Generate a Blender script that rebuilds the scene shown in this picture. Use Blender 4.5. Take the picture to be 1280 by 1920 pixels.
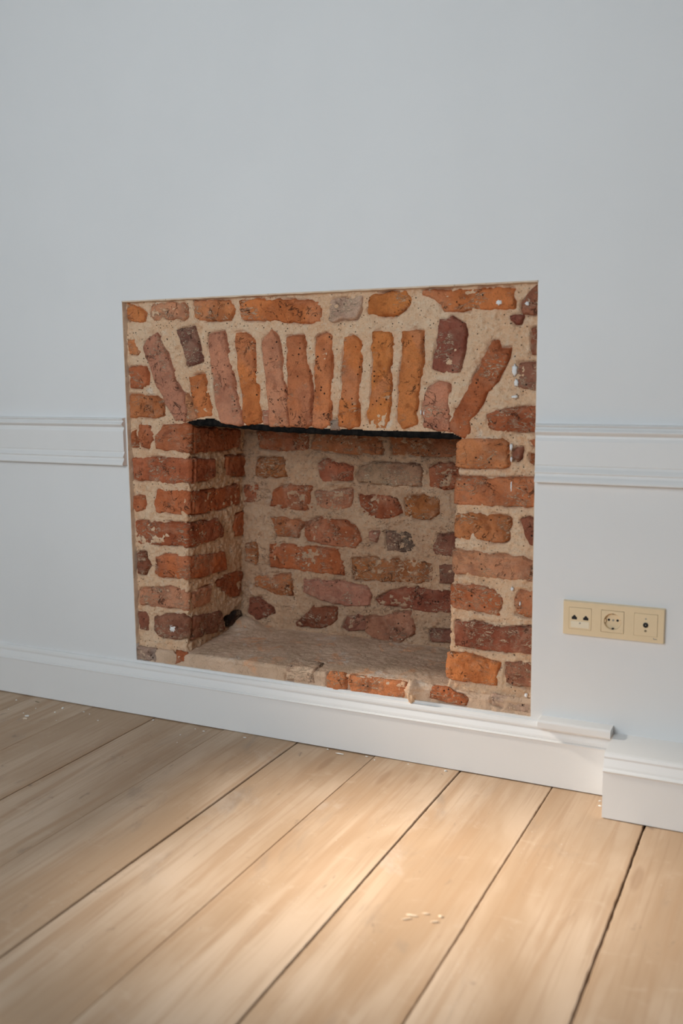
import bpy, bmesh, math, random
import numpy as np
from mathutils import Matrix, Vector

# ------------------------------------------------------------------ clear
for o in list(bpy.data.objects):
    bpy.data.objects.remove(o, do_unlink=True)
sc = bpy.context.scene
COL = sc.collection

# ------------------------------------------------------------------ camera
CAM = Vector((1.139, -2.18, 0.9676))
right = Vector((0.90070164, 0.43431307, -0.01042667))
down = Vector((0.05269490, -0.13304171, -0.98970862))
fwd = Vector((-0.43123057, 0.89088274, -0.14271697))
cd = bpy.data.cameras.new('camera')
cd.sensor_width = 36.0
cd.lens = 1835.157 * 36.0 / 1920.0
cd.clip_start = 0.05
cd.dof.use_dof = True
cd.dof.focus_distance = 2.50
cd.dof.aperture_fstop = 2.0
cam = bpy.data.objects.new('camera', cd)
COL.objects.link(cam)
M3 = Matrix((right, -down, -fwd)).transposed()
cam.matrix_world = Matrix.Translation(CAM) @ M3.to_4x4()
sc.camera = cam

# ------------------------------------------------------------------ view
sc.view_settings.view_transform = 'Standard'
try:
    sc.view_settings.look = 'None'
except Exception:
    pass
sc.view_settings.gamma = 1.0
sc.view_settings.use_curve_mapping = False
sc.view_settings.exposure = 0.0

# ------------------------------------------------------------------ world and light
wd = bpy.data.worlds.new('overcast_sky')
sc.world = wd
wd.use_nodes = True
bg = wd.node_tree.nodes['Background']
bg.inputs['Color'].default_value = (0.62, 0.78, 1.0, 1)
bg.inputs['Strength'].default_value = 0.9

RX0, RX1, RY0, RH = -2.3, 2.6, -3.1, 3.0     # room extents

def area(name, loc, target, sx, sy, power, col):
    l = bpy.data.lights.new(name, 'AREA')
    l.shape = 'RECTANGLE'; l.size = sx; l.size_y = sy
    l.energy = power; l.color = col
    o = bpy.data.objects.new(name, l)
    COL.objects.link(o)
    o.location = loc
    d = Vector(target) - Vector(loc)
    o.rotation_euler = d.to_track_quat('-Z', 'Y').to_euler()
    return o

# daylight entering through the low rear window
area('daylight_rear_window', (-0.1, RY0 + 0.03, 1.62), (-0.1, 0.0, 0.7), 1.4, 1.3, 47, (0.83, 0.93, 1.0))

# hazy low sun through the high window of the left wall, falling on the boards
sl = bpy.data.lights.new('hazy_sun', 'SUN')
sl.energy = 14.5; sl.color = (1.0, 0.92, 0.81); sl.angle = math.radians(10)
so = bpy.data.objects.new('hazy_sun', sl)
COL.objects.link(so)
so.location = (-4, -0.7, 4)
SUN_EL = math.radians(32)
so.rotation_euler = Vector((math.cos(SUN_EL), 0.075, -math.sin(SUN_EL))).to_track_quat('-Z', 'Y').to_euler()
SWIN = (-1.13, -0.36, 1.54, 2.02)      # sun window: y0, y1, z0, z1

# ------------------------------------------------------------------ helpers
def link(o, parent=None):
    COL.objects.link(o)
    if parent is not None:
        o.parent = parent
    return o

def tag(o, label=None, cat=None, group=None, kind=None):
    if label: o['label'] = label
    if cat: o['category'] = cat
    if group: o['group'] = group
    if kind: o['kind'] = kind
    return o

def empty(name, loc):
    o = bpy.data.objects.new(name, None)
    o.empty_display_size = 0.05
    o.location = loc
    return link(o)

def mesh_obj(name, verts, faces, mat, parent=None, smooth=False):
    me = bpy.data.meshes.new(name)
    me.from_pydata([tuple(v) for v in verts], [], [tuple(f) for f in faces])
    me.update()
    if smooth:
        me.polygons.foreach_set('use_smooth', [True] * len(me.polygons))
    if mat: me.materials.append(mat)
    o = bpy.data.objects.new(name, me)
    return link(o, parent)

def bm_obj(name, bm, mat, parent=None, smooth=False):
    me = bpy.data.meshes.new(name)
    bmesh.ops.recalc_face_normals(bm, faces=bm.faces)
    bm.to_mesh(me); bm.free()
    if smooth:
        me.polygons.foreach_set('use_smooth', [True] * len(me.polygons))
    if mat: me.materials.append(mat)
    o = bpy.data.objects.new(name, me)
    return link(o, parent)

def add_box(bm, x0, x1, y0, y1, z0, z1):
    r = bmesh.ops.create_cube(bm, size=1.0)
    bmesh.ops.scale(bm, vec=(x1 - x0, y1 - y0, z1 - z0), verts=r['verts'])
    bmesh.ops.translate(bm, vec=((x0 + x1) / 2, (y0 + y1) / 2, (z0 + z1) / 2), verts=r['verts'])
    return r['verts']

def bevel_all(bm, w, seg=2):
    bmesh.ops.bevel(bm, geom=list(bm.edges), offset=w, segments=seg, profile=0.5, affect='EDGES')

# value noise in numpy -------------------------------------------------
def _hash(ix, iy, seed):
    h = (ix.astype(np.int64) * 374761393 + iy.astype(np.int64) * 668265263 + seed * 1442695041) & 0xffffffff
    h = ((h ^ (h >> 13)) * 1274126177) & 0xffffffff
    h = h ^ (h >> 16)
    return (h & 0xffff) / 65535.0 * 2 - 1

def noise(u, v, size, seed):
    """smooth value noise in -1..1, size = feature size in metres"""
    x = u / size + 1000.3; y = v / size + 1000.7
    ix = np.floor(x); iy = np.floor(y)
    fx = x - ix; fy = y - iy
    fx = fx * fx * fx * (fx * (fx * 6 - 15) + 10); fy = fy * fy * fy * (fy * (fy * 6 - 15) + 10)
    a = _hash(ix, iy, seed); b = _hash(ix + 1, iy, seed)
    c = _hash(ix, iy + 1, seed); d = _hash(ix + 1, iy + 1, seed)
    return (a * (1 - fx) + b * fx) * (1 - fy) + (c * (1 - fx) + d * fx) * fy

def fbm(u, v, size, seed, oct=3):
    s = 0; a = 1; t = 0
    for k in range(oct):
        s = s + a * noise(u, v, size / (2 ** k), seed + 17 * k); t += a; a *= 0.55
    return s / t

def sdf(U, V, poly):
    """signed distance to polygon, positive inside"""
    P = np.asarray(poly, float); Q = np.roll(P, -1, axis=0)
    d2 = np.full(U.shape, 1e9); inside = np.zeros(U.shape, bool)
    for (ax, ay), (bx, by) in zip(P, Q):
        ex, ey = bx - ax, by - ay
        wx, wy = U - ax, V - ay
        t = np.clip((wx * ex + wy * ey) / (ex * ex + ey * ey + 1e-12), 0, 1)
        dx, dy = wx - t * ex, wy - t * ey
        d2 = np.minimum(d2, dx * dx + dy * dy)
        if abs(ey) > 1e-12:
            c = ((ay <= V) != (by <= V)) & (U < ax + (V - ay) / ey * ex)
            inside ^= c
    d = np.sqrt(d2)
    return np.where(inside, d, -d)

# ------------------------------------------------------------------ material nodes
class NT:
    def __init__(self, name):
        self.m = bpy.data.materials.new(name); self.m.use_nodes = True
        self.n = self.m.node_tree.nodes; self.l = self.m.node_tree.links
        self.b = self.n['Principled BSDF']
    def node(self, t, **k):
        x = self.n.new(t)
        for a, v in k.items(): setattr(x, a, v)
        return x
    def put(self, s, v):
        if isinstance(v, bpy.types.NodeSocket): self.l.new(v, s)
        elif isinstance(v, (tuple, list)) and len(v) == 3 and s.type == 'RGBA': s.default_value = (*v, 1)
        else: s.default_value = v
    def coord(self, kind='Object', scale=None, offset=None):
        c = self.node('ShaderNodeTexCoord').outputs[kind]
        if scale is None and offset is None: return c
        mp = self.node('ShaderNodeMapping')
        self.l.new(c, mp.inputs['Vector'])
        if scale is not None: self.put(mp.inputs['Scale'], scale)
        if offset is not None: self.put(mp.inputs['Location'], offset)
        return mp.outputs[0]
    def noise(self, vec, scale, detail=4, rough=0.55, dist=0.0):
        x = self.node('ShaderNodeTexNoise')
        self.put(x.inputs['Vector'], vec); self.put(x.inputs['Scale'], scale)
        self.put(x.inputs['Detail'], detail); self.put(x.inputs['Roughness'], rough); self.put(x.inputs['Distortion'], dist)
        return x.outputs['Fac']
    def voro(self, vec, scale, feature='F1'):
        x = self.node('ShaderNodeTexVoronoi'); x.feature = feature
        self.put(x.inputs['Vector'], vec); self.put(x.inputs['Scale'], scale)
        return x.outputs['Distance']
    def ramp(self, f, a, b, lo=0.0, hi=1.0):
        x = self.node('ShaderNodeMapRange'); x.interpolation_type = 'SMOOTHSTEP'
        self.put(x.inputs['Value'], f); self.put(x.inputs['From Min'], a); self.put(x.inputs['From Max'], b)
        self.put(x.inputs['To Min'], lo); self.put(x.inputs['To Max'], hi)
        return x.outputs[0]
    def math(self, op, a, b=0.0):
        x = self.node('ShaderNodeMath'); x.operation = op
        self.put(x.inputs[0], a); self.put(x.inputs[1], b)
        return x.outputs[0]
    def mix(self, f, a, b, mode='MIX'):
        x = self.node('ShaderNodeMix'); x.data_type = 'RGBA'; x.blend_type = mode
        self.put(x.inputs[0], f); self.put(x.inputs[6], a); self.put(x.inputs[7], b)
        return x.outputs[2]
    def bump(self, h, strength, dist, prev=None):
        x = self.node('ShaderNodeBump')
        self.put(x.inputs['Height'], h); x.inputs['Strength'].default_value = strength; x.inputs['Distance'].default_value = dist
        if prev is not None: self.l.new(prev, x.inputs['Normal'])
        return x.outputs[0]
    def out(self, col, rough=0.8, normal=None, spec=None):
        self.put(self.b.inputs['Base Color'], col); self.put(self.b.inputs['Roughness'], rough)
        if normal is not None: self.l.new(normal, self.b.inputs['Normal'])
        if spec is not None: self.b.inputs['Specular IOR Level'].default_value = spec
        return self.m

def mat_paint(name, col, rough, bump=0.12):
    t = NT(name); c = t.coord()
    n1 = t.noise(c, 220, 3, 0.6); n2 = t.noise(c, 3.0, 3, 0.5); n3 = t.noise(c, 28, 3, 0.5)
    k = t.mix(t.ramp(n2, 0.35, 0.7), col, tuple(x * 0.975 for x in col))
    nb = t.bump(t.math('ADD', n1, t.math('MULTIPLY', n3, 1.5)), bump, 0.0015)
    return t.out(k, rough, nb, 0.35)

MWALL = mat_paint('painted_plaster', (0.80, 0.795, 0.785), 0.65, 0.10)
MTRIM = mat_paint('painted_trim', (0.815, 0.80, 0.78), 0.42, 0.05)

MGREY = mat_paint('low_bounce_grey', (0.50, 0.485, 0.465), 0.8, 0.3)  # unseen walls and ceiling, grey picked to weaken the bounced light

def mat_edge():
    t = NT('bare_plaster_edge'); c = t.coord()
    n = t.noise(c, 40, 5, 0.6)
    k = t.mix(t.ramp(n, 0.3, 0.7), (0.66, 0.50, 0.37), (0.74, 0.60, 0.46))
    k = t.mix(t.ramp(t.noise(c, 160, 3), 0.62, 0.72), k, (0.40, 0.29, 0.2))
    return t.out(k, 0.9, t.bump(n, 0.4, 0.002), 0.1)
MEDGE = mat_edge()

def mat_mortar(name='sandy_lime_mortar', umber=0.0):
    t = NT(name); c = t.coord()
    big = t.noise(c, 7, 4, 0.6)
    mid = t.noise(c, 45, 5, 0.65)
    grain = t.noise(c, 330, 3, 0.7)
    k = t.mix(t.ramp(big, 0.35, 0.68), (0.815, 0.511, 0.310), (0.863, 0.606, 0.402))
    k = t.mix(t.ramp(mid, 0.50, 0.75), k, (0.863, 0.650, 0.459))
    k = t.mix(t.ramp(t.noise(c, 22, 4, 0.6), 0.57, 0.70, 0, 0.7), k, (0.718, 0.383, 0.205))
    k = t.mix(t.ramp(grain, 0.58, 0.72, 0, 0.6), k, (0.446, 0.294, 0.185))
    k = t.mix(t.ramp(grain, 0.44, 0.32, 0, 0.6), k, (0.863, 0.712, 0.547))
    g2 = t.noise(c, 140, 3, 0.7)
    k = t.mix(t.ramp(g2, 0.57, 0.68, 0, 0.42), k, (0.543, 0.339, 0.201))
    k = t.mix(t.ramp(g2, 0.43, 0.33, 0, 0.55), k, (0.863, 0.676, 0.483))
    k = t.mix(t.ramp(t.noise(c, 13, 5, 0.65, 0.4), 0.62, 0.70, 0, 0.6), k, (0.815, 0.685, 0.556))
    k = t.mix(t.ramp(t.noise(c, 16, 5, 0.7, 0.8), 0.65, 0.72, 0, 0.4), k, (0.446, 0.339, 0.249))
    # grains of grit and small dark holes
    v = t.voro(c, 120)
    sel = t.ramp(t.noise(c, 31, 2), 0.50, 0.58)
    k = t.mix(t.math('MULTIPLY', t.ramp(v, 0.24, 0.14), sel), k, (0.097, 0.053, 0.032))
    if umber:
        k = t.mix(t.ramp(t.noise(c, 6, 5, 0.65, 0.6), 0.25, 0.75, umber * 0.5, umber), k, (0.390, 0.219, 0.132))
        # old scratches and dirty trowel lines
        cr = t.math('ABSOLUTE', t.math('SUBTRACT', t.noise(t.coord('Object', (1, 1, 2.2)), 13, 4, 0.6, 1.0), 0.5))
        k = t.mix(t.math('MULTIPLY', t.ramp(cr, 0.012, 0.002), t.ramp(t.noise(c, 12, 2), 0.46, 0.56, 0, 0.8)), k, (0.078, 0.041, 0.024))
    h = t.math('ADD', t.math('MULTIPLY', mid, 0.8), t.math('MULTIPLY', grain, 0.7))
    h = t.math('ADD', h, t.math('MULTIPLY', t.ramp(v, 0.0, 0.3), 0.4))
    return t.out(k, 0.95, t.bump(h, 1.0, 0.005), 0.1)
MMORT = mat_mortar()
MMORTB = mat_mortar('umber_back_mortar', 0.75)  # back wall mortar, mixed darker and browner than the front

def mat_hearth():
    t = NT('dusty_hearth_mortar'); c = t.coord()
    k = t.mix(t.ramp(t.noise(c, 9, 5, 0.6), 0.35, 0.65), (0.561, 0.386, 0.263), (0.708, 0.503, 0.358))
    k = t.mix(t.ramp(t.noise(c, 14, 4, 0.6, 0.6), 0.56, 0.70), k, (0.756, 0.421, 0.246))
    k = t.mix(t.ramp(t.noise(c, 11, 4, 0.7, 0.3), 0.60, 0.70, 0, 0.7), k, (0.756, 0.655, 0.560))
    g = t.noise(c, 300, 3, 0.7)
    k = t.mix(t.ramp(g, 0.55, 0.7, 0, 0.6), k, (0.305, 0.199, 0.134))
    cr = t.ramp(t.math('ABSOLUTE', t.math('SUBTRACT', t.noise(c, 10, 3, 0.5, 0.8), 0.5)), 0.006, 0.0)
    k = t.mix(t.math('MULTIPLY', cr, 0.2), k, (0.146, 0.094, 0.067))
    h = t.math('ADD', t.noise(c, 40, 5, 0.65), t.math('MULTIPLY', g, 0.6))
    h = t.math('SUBTRACT', h, t.math('MULTIPLY', cr, 0.25))
    return t.out(k, 0.95, t.bump(h, 0.7, 0.004), 0.1)
MHEARTH = mat_hearth()

def mat_brick():
    t = NT('old_fired_brick')
    inf = t.node('ShaderNodeObjectInfo')
    c0 = t.coord()
    off = t.node('ShaderNodeVectorMath'); off.operation = 'MULTIPLY_ADD'
    rv = t.node('ShaderNodeCombineXYZ')
    t.l.new(inf.outputs['Random'], rv.inputs[0]); t.l.new(inf.outputs['Random'], rv.inputs[1]); t.l.new(inf.outputs['Random'], rv.inputs[2])
    t.l.new(rv.outputs[0], off.inputs[0]); off.inputs[1].default_value = (37, 23, 51); t.l.new(c0, off.inputs[2])
    c = off.outputs[0]
    base = inf.outputs['Color']; sm = inf.outputs['Alpha']
    big = t.noise(c, 14, 4, 0.6, 0.4); mid = t.noise(c, 55, 5, 0.65); fine = t.noise(c, 260, 4, 0.7)
    base = t.mix(t.ramp(t.noise(c, 8, 3, 0.5, 0.5), 0.50, 0.64, 0, 0.55), base, t.mix(0.5, base, (0.58, 0.27, 0.17)))
    k = t.mix(t.ramp(big, 0.42, 0.66, 0, 0.75), base, t.mix(1.0, base, (0.62, 0.55, 0.55), 'MULTIPLY'))
    k = t.mix(t.ramp(mid, 0.50, 0.68, 0, 0.5), k, t.mix(1.0, k, (1.28, 1.22, 1.15), 'MULTIPLY'))
    k = t.mix(t.ramp(fine, 0.52, 0.68, 0, 0.55), k, t.mix(1.0, k, (0.45, 0.42, 0.42), 'MULTIPLY'))
    k = t.mix(t.ramp(t.noise(c, 26, 3, 0.5, 0.5), 0.60, 0.70, 0, 0.6), k, t.mix(1.0, k, (0.50, 0.42, 0.42), 'MULTIPLY'))
    # pale lime film
    film = t.math('MULTIPLY', t.ramp(t.noise(c, 19, 5, 0.7, 0.7), 0.50, 0.72), t.math('MULTIPLY', sm, 0.75))
    k = t.mix(film, k, (0.66, 0.43, 0.285))
    # scratchy mortar streaks
    st = t.node('ShaderNodeMapping'); t.l.new(c, st.inputs['Vector'])
    st.inputs['Scale'].default_value = (26, 26, 70); st.inputs['Rotation'].default_value = (0.15, 0.35, 0.2)
    rid = t.math('ABSOLUTE', t.math('SUBTRACT', t.noise(st.outputs[0], 1.0, 4, 0.6, 1.4), 0.5))
    gate = t.ramp(t.math('ADD', t.noise(c, 17, 2), t.math('MULTIPLY', sm, 0.35)), 0.58, 0.74)
    strk = t.math('MULTIPLY', t.ramp(rid, 0.030, 0.006), gate)
    k = t.mix(t.math('MULTIPLY', strk, 0.85), k, (0.84, 0.63, 0.44))
    # dark fissures
    cr = t.math('ABSOLUTE', t.math('SUBTRACT', t.noise(c, 24, 4, 0.6, 0.9), 0.5))
    crk = t.math('MULTIPLY', t.ramp(cr, 0.014, 0.003), t.ramp(t.noise(c, 20, 2), 0.52, 0.62))
    k = t.mix(t.math('MULTIPLY', crk, 0.8), k, (0.07, 0.032, 0.02))
    # pits
    v = t.voro(c, 75)
    pit = t.math('MULTIPLY', t.ramp(v, 0.20, 0.10), t.ramp(t.noise(c, 25, 2), 0.50, 0.58))
    k = t.mix(pit, k, (0.045, 0.025, 0.018))
    h = t.math('ADD', t.math('MULTIPLY', mid, 1.0), t.math('MULTIPLY', fine, 0.45))
    h = t.math('ADD', h, t.math('MULTIPLY', strk, 0.5))
    h = t.math('SUBTRACT', h, t.math('MULTIPLY', pit, 0.8))
    h = t.math('SUBTRACT', h, t.math('MULTIPLY', crk, 0.9))
    return t.out(k, 0.88, t.bump(h, 0.9, 0.006), 0.15)
MBRICK = mat_brick()

def mat_iron():
    t = NT('sooty_iron'); c = t.coord()
    n = t.noise(c, 60, 5, 0.65)
    k = t.mix(t.ramp(n, 0.4, 0.7), (0.006, 0.006, 0.006), (0.02, 0.017, 0.015))
    k = t.mix(t.ramp(t.noise(c, 24, 4, 0.6), 0.66, 0.74), k, (0.16, 0.10, 0.065))
    return t.out(k, 0.9, t.bump(n, 0.7, 0.004), 0.08)
MIRON = mat_iron()

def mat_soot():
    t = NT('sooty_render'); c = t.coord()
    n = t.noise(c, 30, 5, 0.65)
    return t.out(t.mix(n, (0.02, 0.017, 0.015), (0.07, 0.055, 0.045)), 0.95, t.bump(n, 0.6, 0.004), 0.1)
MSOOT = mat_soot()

def mat_wood():
    t = NT('bleached_floor_board')
    inf = t.node('ShaderNodeObjectInfo')
    c0 = t.coord()
    def shifted(scale):
        mp = t.node('ShaderNodeMapping'); t.l.new(c0, mp.inputs['Vector'])
        mp.inputs['Scale'].default_value = scale
        rv = t.node('ShaderNodeCombineXYZ')
        a = t.math('MULTIPLY', inf.outputs['Random'], 91.0)
        t.l.new(a, rv.inputs[0]); t.l.new(a, rv.inputs[1])
        t.l.new(rv.outputs[0], mp.inputs['Location'])
        return mp.outputs[0]
    g1 = t.noise(shifted((24, 1.3, 1)), 1.0, 5, 0.55, 0.6)        # broad growth bands
    g2 = t.noise(shifted((110, 3.0, 1)), 1.0, 4, 0.6, 0.3)        # fine grain
    bl = t.noise(shifted((5.5, 1.6, 1)), 1.0, 4, 0.55, 0.4)       # bleached zones
    wv = t.noise(shifted((16, 26, 1)), 1.0, 4, 0.6, 0.5)          # scrubbing marks across
    k = t.mix(t.ramp(bl, 0.36, 0.66), (0.436, 0.293, 0.183), (0.576, 0.426, 0.303))
    k = t.mix(t.ramp(g1, 0.46, 0.68, 0, 0.75), k, (0.412, 0.261, 0.153))
    k = t.mix(t.ramp(g2, 0.48, 0.70, 0, 0.42), k, (0.363, 0.227, 0.135))
    k = t.mix(t.ramp(wv, 0.58, 0.74, 0, 0.22), k, (0.625, 0.485, 0.359))
    # grey dirt and worn stains
    k = t.mix(t.ramp(t.noise(shifted((9, 3.2, 1)), 1.0, 5, 0.65, 0.8), 0.56, 0.76, 0, 0.55), k, (0.296, 0.222, 0.164))
    k = t.mix(t.ramp(t.noise(shifted((30, 14, 1)), 1.0, 4, 0.6, 1.0), 0.66, 0.76, 0, 0.6), k, (0.198, 0.140, 0.105))
    # pale paint dust
    k = t.mix(t.ramp(t.noise(shifted((3.2, 3.2, 1)), 1.0, 5, 0.7, 0.6), 0.60, 0.78, 0, 0.35), k, (0.610, 0.531, 0.464))
    sp = t.math('MULTIPLY', t.ramp(t.voro(shifted((85, 85, 1)), 1.0), 0.10, 0.06), t.ramp(t.noise(shifted((5, 5, 1)), 1.0, 3), 0.54, 0.60))
    k = t.mix(t.math('MULTIPLY', sp, 0.8), k, (0.659, 0.602, 0.546))
    # knots
    kv = t.voro(shifted((7.5, 1.7, 1)), 1.0)
    k = t.mix(t.ramp(kv, 0.11, 0.05, 0, 0.45), k, (0.280, 0.156, 0.082))
    h = t.math('ADD', t.math('MULTIPLY', g2, 0.5), t.math('MULTIPLY', g1, 0.8))
    return t.out(k, t.ramp(bl, 0.3, 0.7, 0.50, 0.62), t.bump(h, 0.25, 0.0015), 0.35)
MWOOD = mat_wood()

def mat_plain(name, col, rough=0.5, spec=0.5, bump=None):
    t = NT(name); c = t.coord()
    n = t.noise(c, 60, 3)
    k = t.mix(n, tuple(x * 0.97 for x in col), tuple(min(1, x * 1.03) for x in col))
    nb = t.bump(n, bump, 0.001) if bump else None
    return t.out(k, rough, nb, spec)
MDARK = mat_plain('dark_subfloor', (0.07, 0.048, 0.032), 0.9, 0.1)
MCREAM = mat_plain('cream_plastic', (0.84, 0.655, 0.42), 0.28, 0.5)
MCREAM2 = mat_plain('cream_plastic_field', (0.88, 0.76, 0.57), 0.3, 0.5)
MBLACK = mat_plain('black_plastic', (0.008, 0.007, 0.008), 0.4, 0.4)
MBROWN = mat_plain('dull_brass', (0.22, 0.16, 0.09), 0.4, 0.5)
MSTEEL = mat_plain('dull_steel', (0.36, 0.32, 0.27), 0.35, 0.6)
MSPLAT = mat_plain('white_paint_splat', (0.82, 0.80, 0.78), 0.6, 0.3, 0.3)
MCHIP = mat_plain('plaster_crumb', (0.82, 0.79, 0.74), 0.85, 0.2, 0.4)
MSHAV = mat_plain('wood_shaving', (0.74, 0.58, 0.42), 0.8, 0.2, 0.4)
MGREYBOX = mat_plain('grey_rebate', (0.30, 0.29, 0.28), 0.8, 0.2)

# ------------------------------------------------------------------ room shell
OX0, OX1, OZ0, OZ1 = -0.571, 0.572, 0.157, 1.161     # plaster opening
WT = 0.024                                            # plaster depth at the opening
bm = bmesh.new()
add_box(bm, RX0, OX0, 0, 0.45, 0, RH)
add_box(bm, OX1, RX1, 0, 0.45, 0, RH)
add_box(bm, OX0, OX1, 0, 0.45, OZ1, RH)
add_box(bm, OX0, OX1, 0, 0.45, 0, OZ0)
wall = bm_obj('wall_front', bm, MWALL)
tag(wall, 'pale painted wall around the exposed brick fireplace', 'wall', kind='structure')

def plaster_edge(x0, x1, z0, z1, axis):
    """bare broken edge of the plaster around the opening"""
    bm = bmesh.new()
    n = 60
    rows = []
    for i in range(n + 1):
        f = i / n
        j = 0.0012 * math.sin(i * 2.3) + 0.0009 * math.sin(i * 5.1 + 1)
        if axis == 'z':
            z = z0 + (z1 - z0) * f
            pts = [(x0, 0.0006, z), (x1 + j * 0.3, 0.0006, z), (x1 + 0.002 + j, WT, z), (x0, WT, z)]
        else:
            x = x0 + (x1 - x0) * f
            pts = [(x, 0.0006, z1), (x, 0.0006, z0 + j * 0.3), (x, WT, z0 - 0.003 + j), (x, WT, z1)]
        rows.append([bm.verts.new(p) for p in pts])
    for a, b in zip(rows, rows[1:]):
        for k in range(4):
            bm.faces.new((a[k], a[(k + 1) % 4], b[(k + 1) % 4], b[k]))
    bm.faces.new(rows[0]); bm.faces.new(rows[-1])
    o = bm_obj('plaster_edge', bm, MEDGE, wall)
    o['label'] = 'bare beige plaster edge of the opening'
    return o
plaster_edge(OX0 - 0.001, OX0 + 0.0012, 0.205, OZ1, 'z')
plaster_edge(OX1 + 0.001, OX1 - 0.0012, 0.175, OZ1, 'z')
plaster_edge(OX0, OX1, OZ1 - 0.0035, OZ1 + 0.001, 'x')

bm = bmesh.new()
add_box(bm, RX0 - 0.2, RX1 + 0.2, RY0 - 0.2, 0.45, -0.16, -0.03)
floor = bm_obj('floor', bm, MDARK)
tag(floor, 'wide bleached wooden floor boards running to the wall', 'floor', kind='structure')

# boards, each with worn edges
gaps = [-0.954 - 0.227 * k for k in range(7, 0, -1)] + [-0.954, -0.724, -0.503, -0.2715, -0.045, 0.1785, 0.4055, 0.631, 0.857] + [0.857 + 0.227 * k for k in range(1, 9)]
gw = {0.857: 0.0034, 0.631: 0.0022, 0.4055: 0.0019, 0.1785: 0.0017}
def board_edge(xg, y, side):
    w = gw.get(xg, 0.0016) / 2
    a = {0.857: 0.0015, 0.631: 0.0009, 0.4055: 0.0007}.get(xg, 0.0004)
    s = int(xg * 1000) * 2 + (0 if side < 0 else 1)
    yy = np.asarray(y)
    n = noise(yy, yy * 0, 0.03, s) * a + noise(yy, yy * 0, 0.011, s + 5) * a * 0.6
    c = noise(yy, yy * 0, 0.35, int(xg * 1000)) * 0.0015
    return xg + c + side * (w + np.abs(n))
ys = np.concatenate([np.arange(RY0 - 0.1, -1.6, 0.1), np.arange(-1.6, 0.012, 0.008)])
for i in range(len(gaps) - 1):
    g0, g1 = gaps[i], gaps[i + 1]
    L = board_edge(g0, ys, 1); Rr_ = board_edge(g1, ys, -1)
    dz = 0.0009 * math.sin(i * 2.7)
    V = []; Fc = []
    b = 0.0012
    for k, y in enumerate(ys):
        l, r = L[k], Rr_[k]
        prof = [(l + 0.0005, -0.03), (l, dz - b), (l + b * 1.3, dz), (l + 0.06, dz + 0.0003), (r - 0.06, dz + 0.0003), (r - b * 1.3, dz), (r, dz - b), (r - 0.0005, -0.03)]
        V += [(x, y, z) for x, z in prof]
    m = 8
    for k in range(len(ys) - 1):
        for j in range(m):
            a = k * m + j; c = k * m + (j + 1) % m
            Fc.append((a, c, c + m, a + m))
    Fc.append(tuple(range(m - 1, -1, -1)))
    Fc.append(tuple((len(ys) - 1) * m + j for j in range(m)))
    o = mesh_obj('plank', V, Fc, MWOOD, floor)
    bmx = bmesh.new(); bmx.from_mesh(o.data); bmesh.ops.recalc_face_normals(bmx, faces=bmx.faces); bmx.to_mesh(o.data); bmx.free()

bm = bmesh.new()
add_box(bm, RX0 - 0.2, RX1 + 0.2, RY0 - 0.2, 0.45, RH, RH + 0.15)
tag(bm_obj('ceiling', bm, MGREY), 'unseen grey ceiling above the room', 'ceiling', kind='structure')
bm = bmesh.new()        # left wall with the high window the sun comes through
wy0, wy1, wz0, wz1 = SWIN
add_box(bm, RX0 - 0.1, RX0, RY0 - 0.2, wy0, -0.03, RH)
add_box(bm, RX0 - 0.1, RX0, wy1, 0.0, -0.03, RH)
add_box(bm, RX0 - 0.1, RX0, wy0, wy1, -0.03, wz0)
add_box(bm, RX0 - 0.1, RX0, wy0, wy1, wz1, RH)
tag(bm_obj('wall_left', bm, MGREY), 'unseen grey side wall with a high window opening', 'wall', kind='structure')
bm = bmesh.new()
add_box(bm, RX1, RX1 + 0.2, RY0 - 0.2, 0.45, -0.03, RH)
tag(bm_obj('wall_right', bm, MGREY), 'unseen grey wall on the right side of the room', 'wall', kind='structure')
bm = bmesh.new()        # rear wall with its window opening
add_box(bm, RX0, -0.8, RY0 - 0.2, RY0, -0.03, RH)
add_box(bm, 0.6, RX1, RY0 - 0.2, RY0, -0.03, RH)
add_box(bm, -0.8, 0.6, RY0 - 0.2, RY0, -0.03, 0.97)
add_box(bm, -0.8, 0.6, RY0 - 0.2, RY0, 2.27, RH)
tag(bm_obj('wall_back', bm, MGREY), 'unseen grey rear wall with a low window opening', 'wall', kind='structure')

# ------------------------------------------------------------------ mouldings
def extrude_profile(name, prof, x0, x1, mat, label, cat, y_front=0.0, close=True):
    """prof: list of (proud, z) from top to bottom, extruded along X; sits on the wall plane y_front"""
    V = []; Fc = []
    pts = [(y_front + 0.001 if close else y_front, prof[0][1])] + [(y_front - p, z) for p, z in prof] + [(y_front + 0.001 if close else y_front, prof[-1][1])]
    m = len(pts)
    n = 24
    for i in range(n + 1):
        x = x0 + (x1 - x0) * i / n
        V += [(x, y, z) for y, z in pts]
    for i in range(n):
        for j in range(m):
            a = i * m + j; c = i * m + (j + 1) % m
            Fc.append((a, c, c + m, a + m))
    Fc.append(tuple(range(m))); Fc.append(tuple(n * m + j for j in range(m - 1, -1, -1)))
    o = mesh_obj(name, V, Fc, mat)
    b = bmesh.new(); b.from_mesh(o.data); bmesh.ops.recalc_face_normals(b, faces=b.faces); b.to_mesh(o.data); b.free()
    tag(o, label, cat, kind='structure')
    return o

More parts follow.
